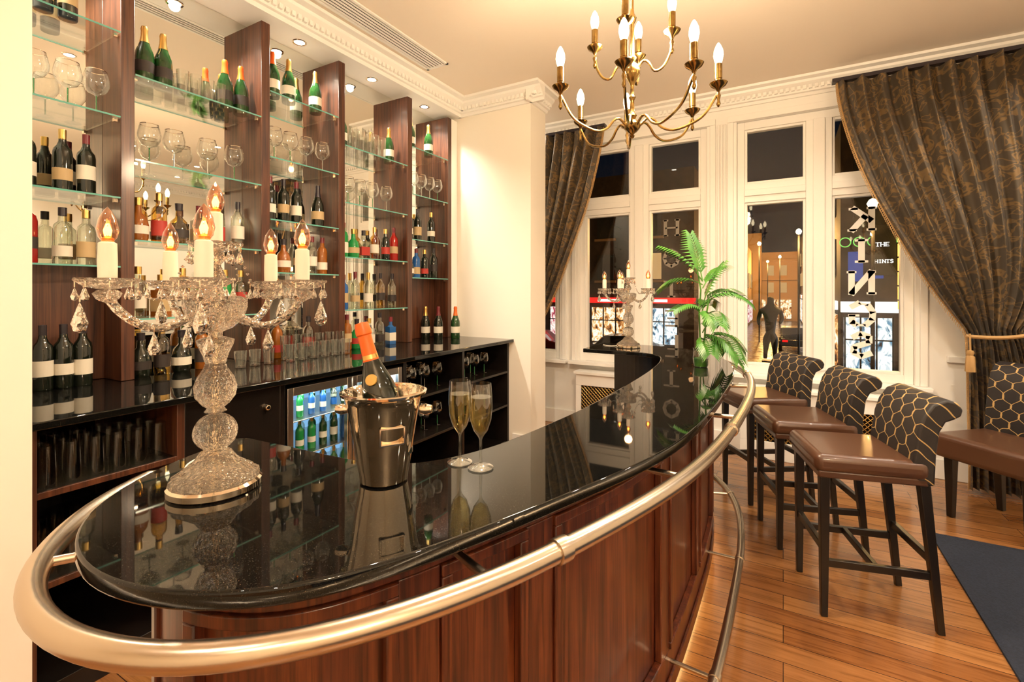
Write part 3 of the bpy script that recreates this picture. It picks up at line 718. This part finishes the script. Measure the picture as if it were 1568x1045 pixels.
# ------------------------------------------------------------------ stools
def stool(x, y, rz):
    root = empty('bar_stool', (x, y, 0), rz); m = MB()
    m.box(-.23, .20, -.215, .215, .655, .69, M_leather); m.obj('seat_rail', root, bevel=.008)
    m = MB(); m.box(-.245, .205, -.225, .225, .68, .765, M_leather); m.obj('seat', root, bevel=.032, bseg=4)
    prof = [(.135, .74), (.150, .82), (.160, .90), (.180, .965), (.215, 1.02), (.265, 1.045), (.305, 1.035), (.325, 1.005), (.318, .975), (.290, .958), (.262, .945), (.240, .90), (.228, .80), (.222, .66), (.16, .66)]
    m = MB(); n = len(prof); v = []
    for yy in (-.215, .215): v += [(a, yy, c) for a, c in prof]
    m.add(v, [tuple(range(n)), tuple(range(2 * n - 1, n - 1, -1))] + [(i, n + i, n + (i + 1) % n, (i + 1) % n) for i in range(n)], M_fab)
    m.obj('scroll_back', root, bevel=.010, bseg=3, angle=50)
    m = MB()
    for sy in (-1, 1):
        m.taper((-.20, sy * .185, 0), (-.20, sy * .185, .66), .028, .042, M_leg)
        m.taper((.255, sy * .185, 0), (.19, sy * .185, .66), .028, .042, M_leg)
        m.box(-.19, .225, sy * .185 - .011, sy * .185 + .011, .235, .270, M_leg)
    m.box(-.212, -.188, -.175, .175, .30, .335, M_leg); m.box(.215, .240, -.175, .175, .30, .335, M_leg)
    m.box(.0, .022, -.175, .175, .235, .270, M_leg)
    m.obj('legs', root, bevel=.003)
stool(.315, 2.90, math.radians(14))
stool(.115, 3.47, math.radians(18))
stool(-.13, 4.06, math.radians(32))
def chair(x, y, rz):
    root = empty('dining_chair', (x, y, 0), rz); m = MB()
    m.box(-.29, .24, -.29, .29, .40, .56, M_leather); m.obj('seat', root, bevel=.035, bseg=4)
    prof = [(.15, .50), (.17, .70), (.19, .85), (.21, .95), (.25, 1.01), (.30, 1.03), (.34, 1.01), (.35, .98), (.33, .955), (.29, .94), (.27, .88), (.26, .70), (.25, .40), (.17, .40)]
    m = MB(); n = len(prof); v = []
    for yy in (-.27, .27): v += [(a, yy, c) for a, c in prof]
    m.add(v, [tuple(range(n)), tuple(range(2 * n - 1, n - 1, -1))] + [(i, n + i, n + (i + 1) % n, (i + 1) % n) for i in range(n)], M_fab)
    m.obj('scroll_back', root, bevel=.012, bseg=3, angle=50)
    m = MB()
    for sy in (-1, 1):
        m.taper((-.22, sy * .21, 0), (-.22, sy * .21, .41), .035, .055, M_leg); m.taper((.23, sy * .21, 0), (.20, sy * .21, .41), .035, .055, M_leg)
    m.obj('legs', root, bevel=.003)
chair(1.29, 4.26, math.radians(42))

# rug
m = MB(); m.box(.80, 3.2, -1.6, 3.90, .0005, .012, M_rug); m.obj('rug', smooth=False)

# ------------------------------------------------------------------ curtains
def curtain(name, xt, xe, xb, ztop, ztie, zbot, y, nf, pl, side, pr=3.):
    root = empty(name); m = MB(); nc = 220; rows = 70; v = []; f = []; lead = []
    for j in range(rows + 1):
        z = ztop + (zbot - ztop) * j / rows
        if z > ztie:
            w = (ztop - z) / (ztop - ztie)
            a = xt[0] + (xe[0] - xt[0]) * w ** pl; c = xt[1] + (xe[1] - xt[1]) * w ** pr
            amp = .056 - .020 * w
        else:
            w = ((ztie - z) / (ztie - zbot)) ** .6
            a = xe[0] + (xb[0] - xe[0]) * w; c = xe[1] + (xb[1] - xe[1]) * w; amp = .033 + .01 * w
        for i in range(nc + 1):
            s = i / nc
            ph = 2 * pi * nf * s
            yy = y - amp * math.sin(ph) - .014 * math.sin(ph * 2.3 + 3 * z) - .010 * math.sin(7 * z + ph * .5)
            if z <= ztop and z > ztie: yy -= .09 * math.sin(pi * min(1, (ztop - z) / (ztop - ztie))) * (1 - s)
            xx = a + (c - a) * s + .008 * math.sin(ph * 1.0 + 1.2)
            v.append((xx, yy, z))
            if i == 0: lead.append((xx, yy, z))
    for j in range(rows):
        for i in range(nc):
            k = j * (nc + 1) + i; f.append((k, k + 1, k + nc + 2, k + nc + 1))
    m.add(v, f, M_curt); m.obj('drape', root, angle=180)
    m = MB(); m.tube(lead, .007, M_gold, seg=6)
    L = [Vector(p) for p in lead]; 
    for i in range(len(L) - 1):
        for k in range(3):
            p = L[i].lerp(L[i + 1], k / 3); m.tube([p, p + Vector((-side * .010, -.006, -.015)), p + Vector((-side * .012, -.006, -.035))], [.003, .004, .002], M_gold, seg=4)
    xa, xc = sorted((xe[0], xe[1]))
    tb = []
    for k in range(13):
        t = k / 12; tb.append((xa - .02 + (xc - xa + .04) * t, y - .10, ztie + (.03 * (2 * t - 1)) * side - .03 * math.sin(pi * t)))
    m.tube(tb, .014, M_gold, seg=8)
    tx = xe[0]
    m.tube([(tx, y - .11, ztie - .01), (tx, y - .12, ztie - .14)], .006, M_gold, seg=6)
    m.lathe([(0, 0), (.018, -.005), (.022, -.02), (.016, -.04), (.024, -.05), (.030, -.16), (0, -.165)], M_gold, T(tx, y - .12, ztie - .13), 14, .08, 7)
    m.obj('fringe_and_tieback', root)
    m = MB(); m.box(min(xt) - .03, max(xt) + .03, y - .02, y + .05, ztop, ztop + .03, M_foilb); m.obj('track', root)
curtain('damask_curtain', (.39, 2.45), (1.20, 1.62), (1.22, 1.85), 3.285, 1.22, .03, 4.85, 15, 1.65, 1, 3.)
curtain('damask_curtain', (-1.64, -2.85), (-2.38, -2.72), (-2.42, -2.8), 3.24, 1.16, .03, 4.80, 10, 1.7, -1, 2.5)

# ------------------------------------------------------------------ palm
root = empty('potted_palm', (-.42, 2.98, CT + .0005)); m = MB()
m.lathe([(0, .001), (.035, .001), (.04, .01), (.045, .05), (.04, .09), (.045, .11)], M_gls, None, 28); m.lathe([(0, .003), (.036, .004), (.041, .05), (0, .06)], M_leaf, None, 16); m.obj('vase', root)
m = MB()
def frond(base, az, el, L, droop, nl=15):
    d = Vector((math.cos(az) * math.cos(el), math.sin(az) * math.cos(el), math.sin(el))); p = Vector(base); pts = [p.copy()]; N = 16
    for i in range(N):
        d = (d + Vector((0, 0, -droop / N))).normalized(); p = p + d * L / N; pts.append(p.copy())
    m.tube(pts, [.004 - .003 * i / N for i in range(N + 1)], M_leaf, seg=5)
    for i in range(3, N + 1):
        t = i / N; q = pts[i]; dd = (pts[i] - pts[i - 1]).normalized(); side = dd.cross(Vector((0, 0, 1)))
        if side.length < .1: side = Vector((1, 0, 0))
        side.normalize(); ll = .19 * (1 - .45 * abs(t - .5) * 2) * (L / .4)
        for sg in (-1, 1):
            o = (dd * .75 + side * sg * .8 + Vector((0, 0, .05))).normalized(); w = dd.cross(o).cross(o).normalized() * .0085
            a = q; b2 = q + o * ll * .5 + Vector((0, 0, .004)); c = q + o * ll + Vector((0, 0, -ll * .35))
            m.add([a - w * .4, a + w * .4, b2 + w, c, b2 - w], [(0, 1, 2, 4), (4, 2, 3)], M_leaf)
m.tube([(0, 0, .02), (-.01, .01, .3), (.0, .0, .45), (-.02, 0, .58)], [.006, .005, .005, .004], M_leaf, seg=6); m.tube([(0.01, 0, .02), (.03, 0, .3), (.045, .0, .4)], .005, M_leaf, seg=6)
ang = YAW
for (zb, az, el, L, dr) in ((.5, 165, 60, .30, .9), (.5, 110, 75, .30, .5), (.48, 150, 35, .26, 1.4), (.46, 20, 60, .22, 1.1), (.36, 10, 55, .27, 1.6), (.36, -30, 50, .27, 1.7), (.33, 60, 45, .25, 1.4), (.36, -5, 75, .26, .9), (.30, 200, 50, .22, 1.5), (.28, -90, 45, .24, 1.8), (.16, -10, 40, .26, 1.9), (.16, -60, 35, .27, 1.9), (.16, 30, 30, .25, 1.8), (.14, -100, 40, .22, 1.8), (.2, 40, 50, .24, 1.5), (.1, -35, 35, .24, 1.8)):
    frond((.01, 0, zb), math.radians(az) + ang, math.radians(el), L, dr)
m.obj('fronds', root, smooth=False)

# ------------------------------------------------------------------ window lettering
LET = {'K': [((.1, 0), (.1, 1)), ((.12, .42), (.85, 1)), ((.35, .62), (.9, 0)), ((-.08, .03), (.28, .03)), ((-.08, .97), (.28, .97)), ((.66, .97), (1, .97)), ((.7, .03), (1.05, .03))],
       'I': [((.5, 0), (.5, 1)), ((.25, .03), (.75, .03)), ((.25, .97), (.75, .97))],
       'N': [((.1, 0), (.1, 1)), ((.1, 1), (.9, 0)), ((.9, 0), (.9, 1)), ((-.05, .97), (.25, .97)), ((.72, .97), (1.08, .97)), ((-.08, .03), (.28, .03))],
       'G': [((.92, .82), (.6, 1)), ((.6, 1), (.25, .92)), ((.25, .92), (.05, .6)), ((.05, .6), (.08, .28)), ((.08, .28), (.35, .02)), ((.35, .02), (.7, .03)), ((.7, .03), (.88, .15)), ((.88, .1), (.88, .45)), ((.6, .45), (1.02, .45))],
       'S': [((.85, .82), (.55, 1)), ((.55, 1), (.2, .88)), ((.2, .88), (.2, .62)), ((.2, .62), (.8, .4)), ((.8, .4), (.82, .15)), ((.82, .15), (.5, 0)), ((.5, 0), (.12, .16))],
       'H': [((.1, 0), (.1, 1)), ((.9, 0), (.9, 1)), ((.1, .5), (.9, .5)), ((-.05, .03), (.28, .03)), ((.72, .03), (1.05, .03)), ((-.05, .97), (.28, .97)), ((.72, .97), (1.05, .97))],
       'O': [((.5, 1), (.15, .82)), ((.15, .82), (.02, .5)), ((.02, .5), (.15, .18)), ((.15, .18), (.5, 0)), ((.5, 0), (.85, .18)), ((.85, .18), (.98, .5)), ((.98, .5), (.85, .82)), ((.85, .82), (.5, 1))],
       'T': [((.5, 0), (.5, 1)), ((0, .95), (1, .95)), ((.25, .03), (.75, .03))],
       'E': [((.15, 0), (.15, 1)), ((.1, .96), (.9, .96)), ((.1, .5), (.75, .5)), ((.1, .04), (.9, .04))],
       'L': [((.15, 0), (.15, 1)), ((.1, .04), (.9, .04))]}
M_vinyl = P('white_vinyl', (.92, .90, .84), .5)
M_vinyl_dim = P('white_vinyl_dimmed', (.22, .19, .15), .5)  # white vinyl again, its weaker light painted in as a grey colour
def letter(m, ch, xc, zc, size, mat, flip=True, y=5.178, k=.10):
    for (a, c) in LET[ch]:
        ax = (a[0] - .5) * (-1 if flip else 1) * size * .9; cx = (c[0] - .5) * (-1 if flip else 1) * size * .9
        p = Vector((ax, (a[1] - .5) * size)); q = Vector((cx, (c[1] - .5) * size)); d = q - p; L = d.length; d /= L; th = size * (k if abs(d.x) < .95 else .05)
        nrm = Vector((-d.y, d.x)) * th; p = p - d * th * .3; q = q + d * th * .3
        v = []
        for yy in (y, y + .005):
            for w in (p - nrm, q - nrm, q + nrm, p + nrm): v.append((xc + w.x, yy, zc + w.y))
        m.add(v, [(0, 1, 2, 3), (7, 6, 5, 4), (0, 4, 5, 1), (1, 5, 6, 2), (2, 6, 7, 3), (3, 7, 4, 0)], mat)
root = empty('window_lettering'); m = MB()
for ch, z in zip('KINGS', (2.16, 1.88, 1.60, 1.32, 1.05)): letter(m, ch, .60, z, .20, M_vinyl, k=.12)
for ch, z in zip('HOTEL', (2.19, 1.87, 1.55, 1.24, .98)): letter(m, ch, -1.02, z, .17, M_vinyl_dim)
m.obj('letters', root, smooth=False)

# ------------------------------------------------------------------ street outside
GZ = -2.2
M_road = P('wet_asphalt', (.05, .045, .042), .2)
nt, b = nodes(M_road); rnn = noise(nt, coords(nt), 3, 6); nt.links.new(ramp(nt, rnn, [(.35, (.10,) * 3), (.65, (.38,) * 3)]), b.inputs['Roughness'])
bump(nt, b, rnn, .3, .03)
M_brick = P('night_brick', (.02, .012, .009), .8)
nt, b = nodes(M_brick); nt.links.new(ramp(nt, noise(nt, coords(nt), 2.5), [(.3, (.020, .011, .008)), (.7, (.05, .028, .018))]), b.inputs['Base Color'])
M_stone = P('lit_stone', (.32, .20, .10), .8)
M_post = P('lamp_post_paint', (.008, .008, .008), .5)
def shop(name, c1, c2, s, sc):
    m, nt, out = newmat(name); e = nt.nodes.new('ShaderNodeEmission'); e.inputs[1].default_value = s
    n = noise(nt, coords(nt, (2.2, 2.2, 1.3)), sc, 3, .6, .8)
    nt.links.new(ramp(nt, n, [(.34, (.02, .012, .01)), (.42, c1), (.50, c2), (.56, (1, .94, .82)), (.62, c2), (.70, c1)]), e.inputs[0]); nt.links.new(e.outputs[0], out.inputs[0]); return m
M_shop = shop('shop_window_warm', (.40, .13, .03), (.9, .50, .18), 1.5, 1.4)
M_shopw = shop('shop_window_cool', (.10, .22, .32), (.72, .74, .72), 1.6, 1.4)
M_shopr = shop('shop_window_pink', (.5, .04, .08), (.8, .55, .5), 1.4, 1.6)
M_red = emis('red_sign', (1, .02, .015), 1.3); M_wsign = emis('white_sign', (1, .93, .85), 1.8)
M_win = emis('lit_window', (1, .55, .2), .6); M_bluesg = emis('blue_banner', (.04, .08, .35), .8)
M_green = emis('green_neon', (.3, .9, .15), 1.0); M_lamp = emis('sodium_lamp', (1, .62, .2), 200); M_yel = emis('yellow_tower', (1, .58, .10), 2.4)
m = MB(); m.box(-60, 60, 5.6, 130, GZ - .2, GZ, M_road); m.obj('street_ground', smooth=False)
m = MB()   # left terrace facing us + far buildings of the street, one mesh
m.box(-45, -4.6, 30, 42, GZ, 9, M_brick)
m.box(-45, -4.5, 29.8, 30, .80, 1.15, M_red)
x = -44; i = 0
while x < -5.5:
    m.box(x, x + 2.5, 29.88, 30, GZ + .5, .5, (M_shopw, M_shopr, M_shop)[i % 3])
    for k in range(4): m.box(x + k * .82, x + k * .82 + .07, 29.80, 29.88, GZ + .3, .6, M_post)
    m.box(x, x + 2.5, 29.80, 29.88, -.35, -.29, M_post)
    m.box(x + .5, x + 1.9, 29.79, 29.80, .88, 1.05, M_wsign)
    for z in (2.3, 5.0):
        m.box(x + .4, x + 1.5, 29.93, 30, z, z + 1.6, M_win if RN.random() < .15 else M_post)
        m.box(x + .25, x + 1.65, 29.85, 30, z - .2, z - .05, M_stone)
    x += 3; i += 1
m.box(-10, 1.8, 70, 73, GZ, 6.6, M_stone); m.box(-4.6, -3.4, 44, 69, GZ, 6.5, M_stone)
m.box(-4.8, -2.4, 68.5, 70, GZ, 9, M_stone)
for k in range(7):
    for z in (1.4, 3.6): m.box(-9 + k * 1.45, -8.3 + k * 1.45, 69.9, 70, z, z + 1.3, M_win)
    m.box(-9 + k * 1.45, -7.8 + k * 1.45, 69.8, 70, GZ + .3, .5, M_shop)
for k in range(5):
    m.box(-3.4, -3.3, 45 + k * 4.6, 48 + k * 4.6, GZ + .3, .5, M_shopr); m.box(-3.4, -3.3, 45 + k * 4.6, 46.5 + k * 4.6, 2, 3.6, M_win)
for z in (3.0, 5.4): m.box(-10, 1.8, 69.6, 70, z, z + .25, M_stone)
m.obj('terrace_and_far_buildings', smooth=False)
m = MB()   # corner building right of the street
m.box(1.9, 16, 22, 75, GZ, 8, M_brick)
x = 2.0; i = 0
while x < 15:
    m.box(x, x + 1.5, 21.9, 22, GZ + .5, .55, (M_shopw, M_shop)[i % 2])
    for k in range(4): m.box(x + k * .48, x + k * .48 + .05, 21.84, 21.9, GZ + .3, .6, M_post)
    m.box(x, x + 1.5, 21.84, 21.9, -.3, -.25, M_post)
    m.box(x - .1, x + 1.6, 21.7, 22, .75, 1.15, (M_wsign, M_red, M_bluesg)[i % 3])
    m.box(x + .1, x + .55, 21.6, 21.66, 1.9, 3.0, M_bluesg)
    m.box(x + .85, x + 1.15, 21.6, 21.66, 2.0, 2.9, M_bluesg)
    for z in (4.0, 6.0): m.box(x + .3, x + 1.2, 21.93, 22, z, z + 1.3, M_win if RN.random() < .3 else M_post)
    x += 1.75; i += 1
for k in range(11):
    for q in range(16):
        a0_ = q * 2 * pi / 16; a1_ = (q + 1) * 2 * pi / 16; xx = 2.0 + k * .42
        m.tube([(xx + .17 * math.cos(a0_), 21.5, 3.35 + .17 * math.sin(a0_)), (xx + .17 * math.cos(a1_), 21.5, 3.35 + .17 * math.sin(a1_))], .018, M_green, seg=4)
m.box(2.75, 3.45, 21.2, 21.3, 2.1, 3.9, M_post)
for j, ch in enumerate('HINTS'): letter(m, ch, 2.88 + .11 * j, 2.6, .12, M_wsign, False, 21.18, .10)
for j, ch in enumerate('THE'): letter(m, ch, 2.92 + .14 * j, 3.2, .14, M_wsign, False, 21.18, .10)
m.box(3.5, 3.95, 20.9, 21.3, .9, 3.6, M_yel)
for k in range(5): m.box(3.48, 3.97, 20.88, 21.32, 1.2 + .5 * k, 1.25 + .5 * k, M_post)
y = 23; i = 0
while y < 72:
    m.box(1.8, 1.9, y, y + 3.0, GZ + .4, .6, (M_shop, M_shopw)[i % 2]); m.box(1.7, 1.9, y, y + 3.1, .8, 1.15, (M_wsign, M_stone)[i % 2])
    for z in (2.2, 4.6): m.box(1.82, 1.9, y + .8, y + 2.2, z, z + 1.5, M_win if RN.random() < .6 else M_post)
    y += 3.6; i += 1
m.obj('corner_building', smooth=False)
def slamp(x, y, z, e):
    root = empty('street_lamp', (x, y, GZ)); m = MB()
    m.tube([(0, 0, 0), (0, 0, z - GZ - .1)], .05, M_post, seg=8)
    m.lathe([(0, -.14), (.08, -.12), (.13, 0), (.08, .1), (0, .14)], M_lamp, T(0, 0, z - GZ + .1), 12); m.obj('pole', root)
    l = bpy.data.lights.new('lamp', 'POINT'); l.energy = e; l.color = (1, .5, .14); l.shadow_soft_size = .3
    o = bpy.data.objects.new('lamp', l); o.parent = root; o.location = (0, -.5, z - GZ - .5); bpy.context.scene.collection.objects.link(o)
slamp(-1.55, 40, 5.0, 1800); slamp(.68, 28, 4.45, 1500); slamp(2.1, 16, 3.8, 500); slamp(-18, 24, 5, 500); slamp(-.3, 56, 5, 2500); slamp(-1.6, 64, 5, 2200)
# parked cars along the kerb
def car(x, y, rz, col):
    root = empty('parked_car', (x, y, GZ), rz); m = MB(); mc = P('car_paint', col, .25, Coat_Weight=.6)
    side = [(-2.1, .35), (-2.1, .8), (-1.2, .95), (-.7, 1.42), (.9, 1.45), (1.6, 1.0), (2.1, .9), (2.15, .35)]
    n = len(side); v = [(a, -.85, c) for a, c in side] + [(a, .85, c) for a, c in side]
    m.add(v, [tuple(range(n)), tuple(range(2 * n - 1, n - 1, -1))] + [(i, n + i, n + (i + 1) % n, (i + 1) % n) for i in range(n)], mc)
    m.obj('body', root, bevel=.08, bseg=3); m = MB()
    for sx_ in (-1.35, 1.35):
        for sy in (-.86, .86): m.lathe([(0, -.1), (.33, -.1), (.33, .1), (0, .1)], M_post, Matrix.Translation((sx_, sy, .33)) @ Matrix.Rotation(pi / 2, 4, 'X'), 20)
    for sy in (-.6, .6): m.box(-2.13, -2.09, sy - .15, sy + .15, .62, .74, M_red); m.box(2.13, 2.17, sy - .15, sy + .15, .60, .74, M_wsign)
    for sy in (-.862, .852): m.box(-.6, .8, sy, sy + .01, 1.0, 1.36, M_post)
    m.obj('wheels_and_lights', root)
car(-7.5, 25, 0, (.05, .05, .06)); car(-13, 25, 0, (.25, .03, .02)); car(.7, 36, pi / 2, (.04, .05, .08)); car(5.5, 19, 0, (.2, .2, .2))
# bronze statue on plinth
root = empty('bronze_statue', (-.55, 27, GZ)); m = MB()
m.prism([(-.5, -.5), (.5, -.5), (.5, .5), (-.5, .5)], 0, .12, M_post); m.prism([(-.38, -.38), (.38, -.38), (.38, .38), (-.38, .38)], .12, .30, M_post); m.obj('plinth', root, bevel=.03)
K = 1.18
sv = [((0, 0, 1.75), .27), ((0, 0, 2.1), .25), ((0, 0, 2.4), .30), ((0, 0, 2.62), .12), ((0, -.02, 2.82), .15), ((0, -.02, 2.98), .12),
      ((.14, 0, 1.2), .22), ((.16, -.02, .72), .12), ((.17, -.02, .32), .10), ((-.14, 0, 1.2), .22), ((-.18, .02, .72), .12), ((-.2, .0, .32), .10),
      ((.36, 0, 2.38), .12), ((.44, 0, 2.05), .10), ((.34, -.18, 1.85), .08), ((-.36, 0, 2.38), .12), ((-.46, .03, 2.02), .10), ((-.42, -.08, 1.75), .08)]
sv = [((p[0] * K, p[1] * K, .30 + (p[2] - .28) * K), r * K) for p, r in sv]
ed = [(0, 1), (1, 2), (2, 3), (3, 4), (4, 5), (0, 6), (6, 7), (7, 8), (0, 9), (9, 10), (10, 11), (2, 12), (12, 13), (13, 14), (2, 15), (15, 16), (16, 17)]
me = bpy.data.meshes.new('figure'); me.from_pydata([p for p, r in sv], ed, []); me.materials.append(M_post)
so = bpy.data.objects.new('figure', me); bpy.context.scene.collection.objects.link(so); so.parent = root
so.modifiers.new('skin', 'SKIN')
for i, (p, r) in enumerate(sv): me.skin_vertices[0].data[i].radius = (r, r * .8)
me.skin_vertices[0].data[0].use_root = True
ss = so.modifiers.new('sub', 'SUBSURF'); ss.levels = 2; ss.render_levels = 2

# ------------------------------------------------------------------ lights
def spot(name, loc, e, col=(1, .80, .55), ang=120, blend=.7, size=.05, rot=(0, 0, 0)):
    l = bpy.data.lights.new(name, 'SPOT'); l.energy = e; l.color = col; l.spot_size = math.radians(ang); l.spot_blend = blend; l.shadow_soft_size = size
    o = bpy.data.objects.new(name, l); o.location = loc; o.rotation_euler = rot; bpy.context.scene.collection.objects.link(o); return o
def downlight(x, y, zc, e, ang=120, col=(1, .86, .69), rot=(0, 0, 0), r=.035):
    root = empty('recessed_downlight', (x, y, zc)); m = MB()
    m.lathe([(r, -.003), (r + .012, -.004), (r + .014, -.0005), (r, -.0005)], M_steel, None, 24); m.lathe([(0, -.002), (r, -.002)], M_dl, None, 24)
    m.obj('fitting', root); o = spot('beam', (0, 0, -.02), e, col, ang, .8, .03, rot); o.parent = root
for (a, c) in bay_y:
    downlight(-3.0, (a + c) / 2, 3.30, 85, 130, (1, .90, .75), (0, math.radians(6), 0))
for p in ((-1.2, 1.6), (-1.5, 2.55), (1.2, 1.0), (1.2, 3.0), (.3, 3.6), (1.6, 4.0), (-.9, -.8), (.4, -1.6), (2.6, 2.0), (2.6, 4.2), (2.6, -1.2), (-2.6, 4.7)):
    downlight(p[0], p[1], ZC, 88, 140)  # unseen ceiling fittings, added out of view to keep the room bright

w = bpy.data.worlds.new('night'); bpy.context.scene.world = w; w.use_nodes = True
w.node_tree.nodes['Background'].inputs[0].default_value = (.004, .005, .008, 1); w.node_tree.nodes['Background'].inputs[1].default_value = 1

# ------------------------------------------------------------------ camera
cd = bpy.data.cameras.new('camera'); cd.sensor_width = 36; cd.lens = 731 / 1568 * 36; cd.shift_y = -75.5 / 1568; cd.clip_start = .03; cd.clip_end = 300
co = bpy.data.objects.new('camera', cd); co.location = (0, 0, H); co.rotation_euler = (pi / 2, 0, YAW)
bpy.context.scene.collection.objects.link(co); bpy.context.scene.camera = co
try:
    bpy.context.scene.view_settings.view_transform = 'Standard'
except Exception as e: print(e)
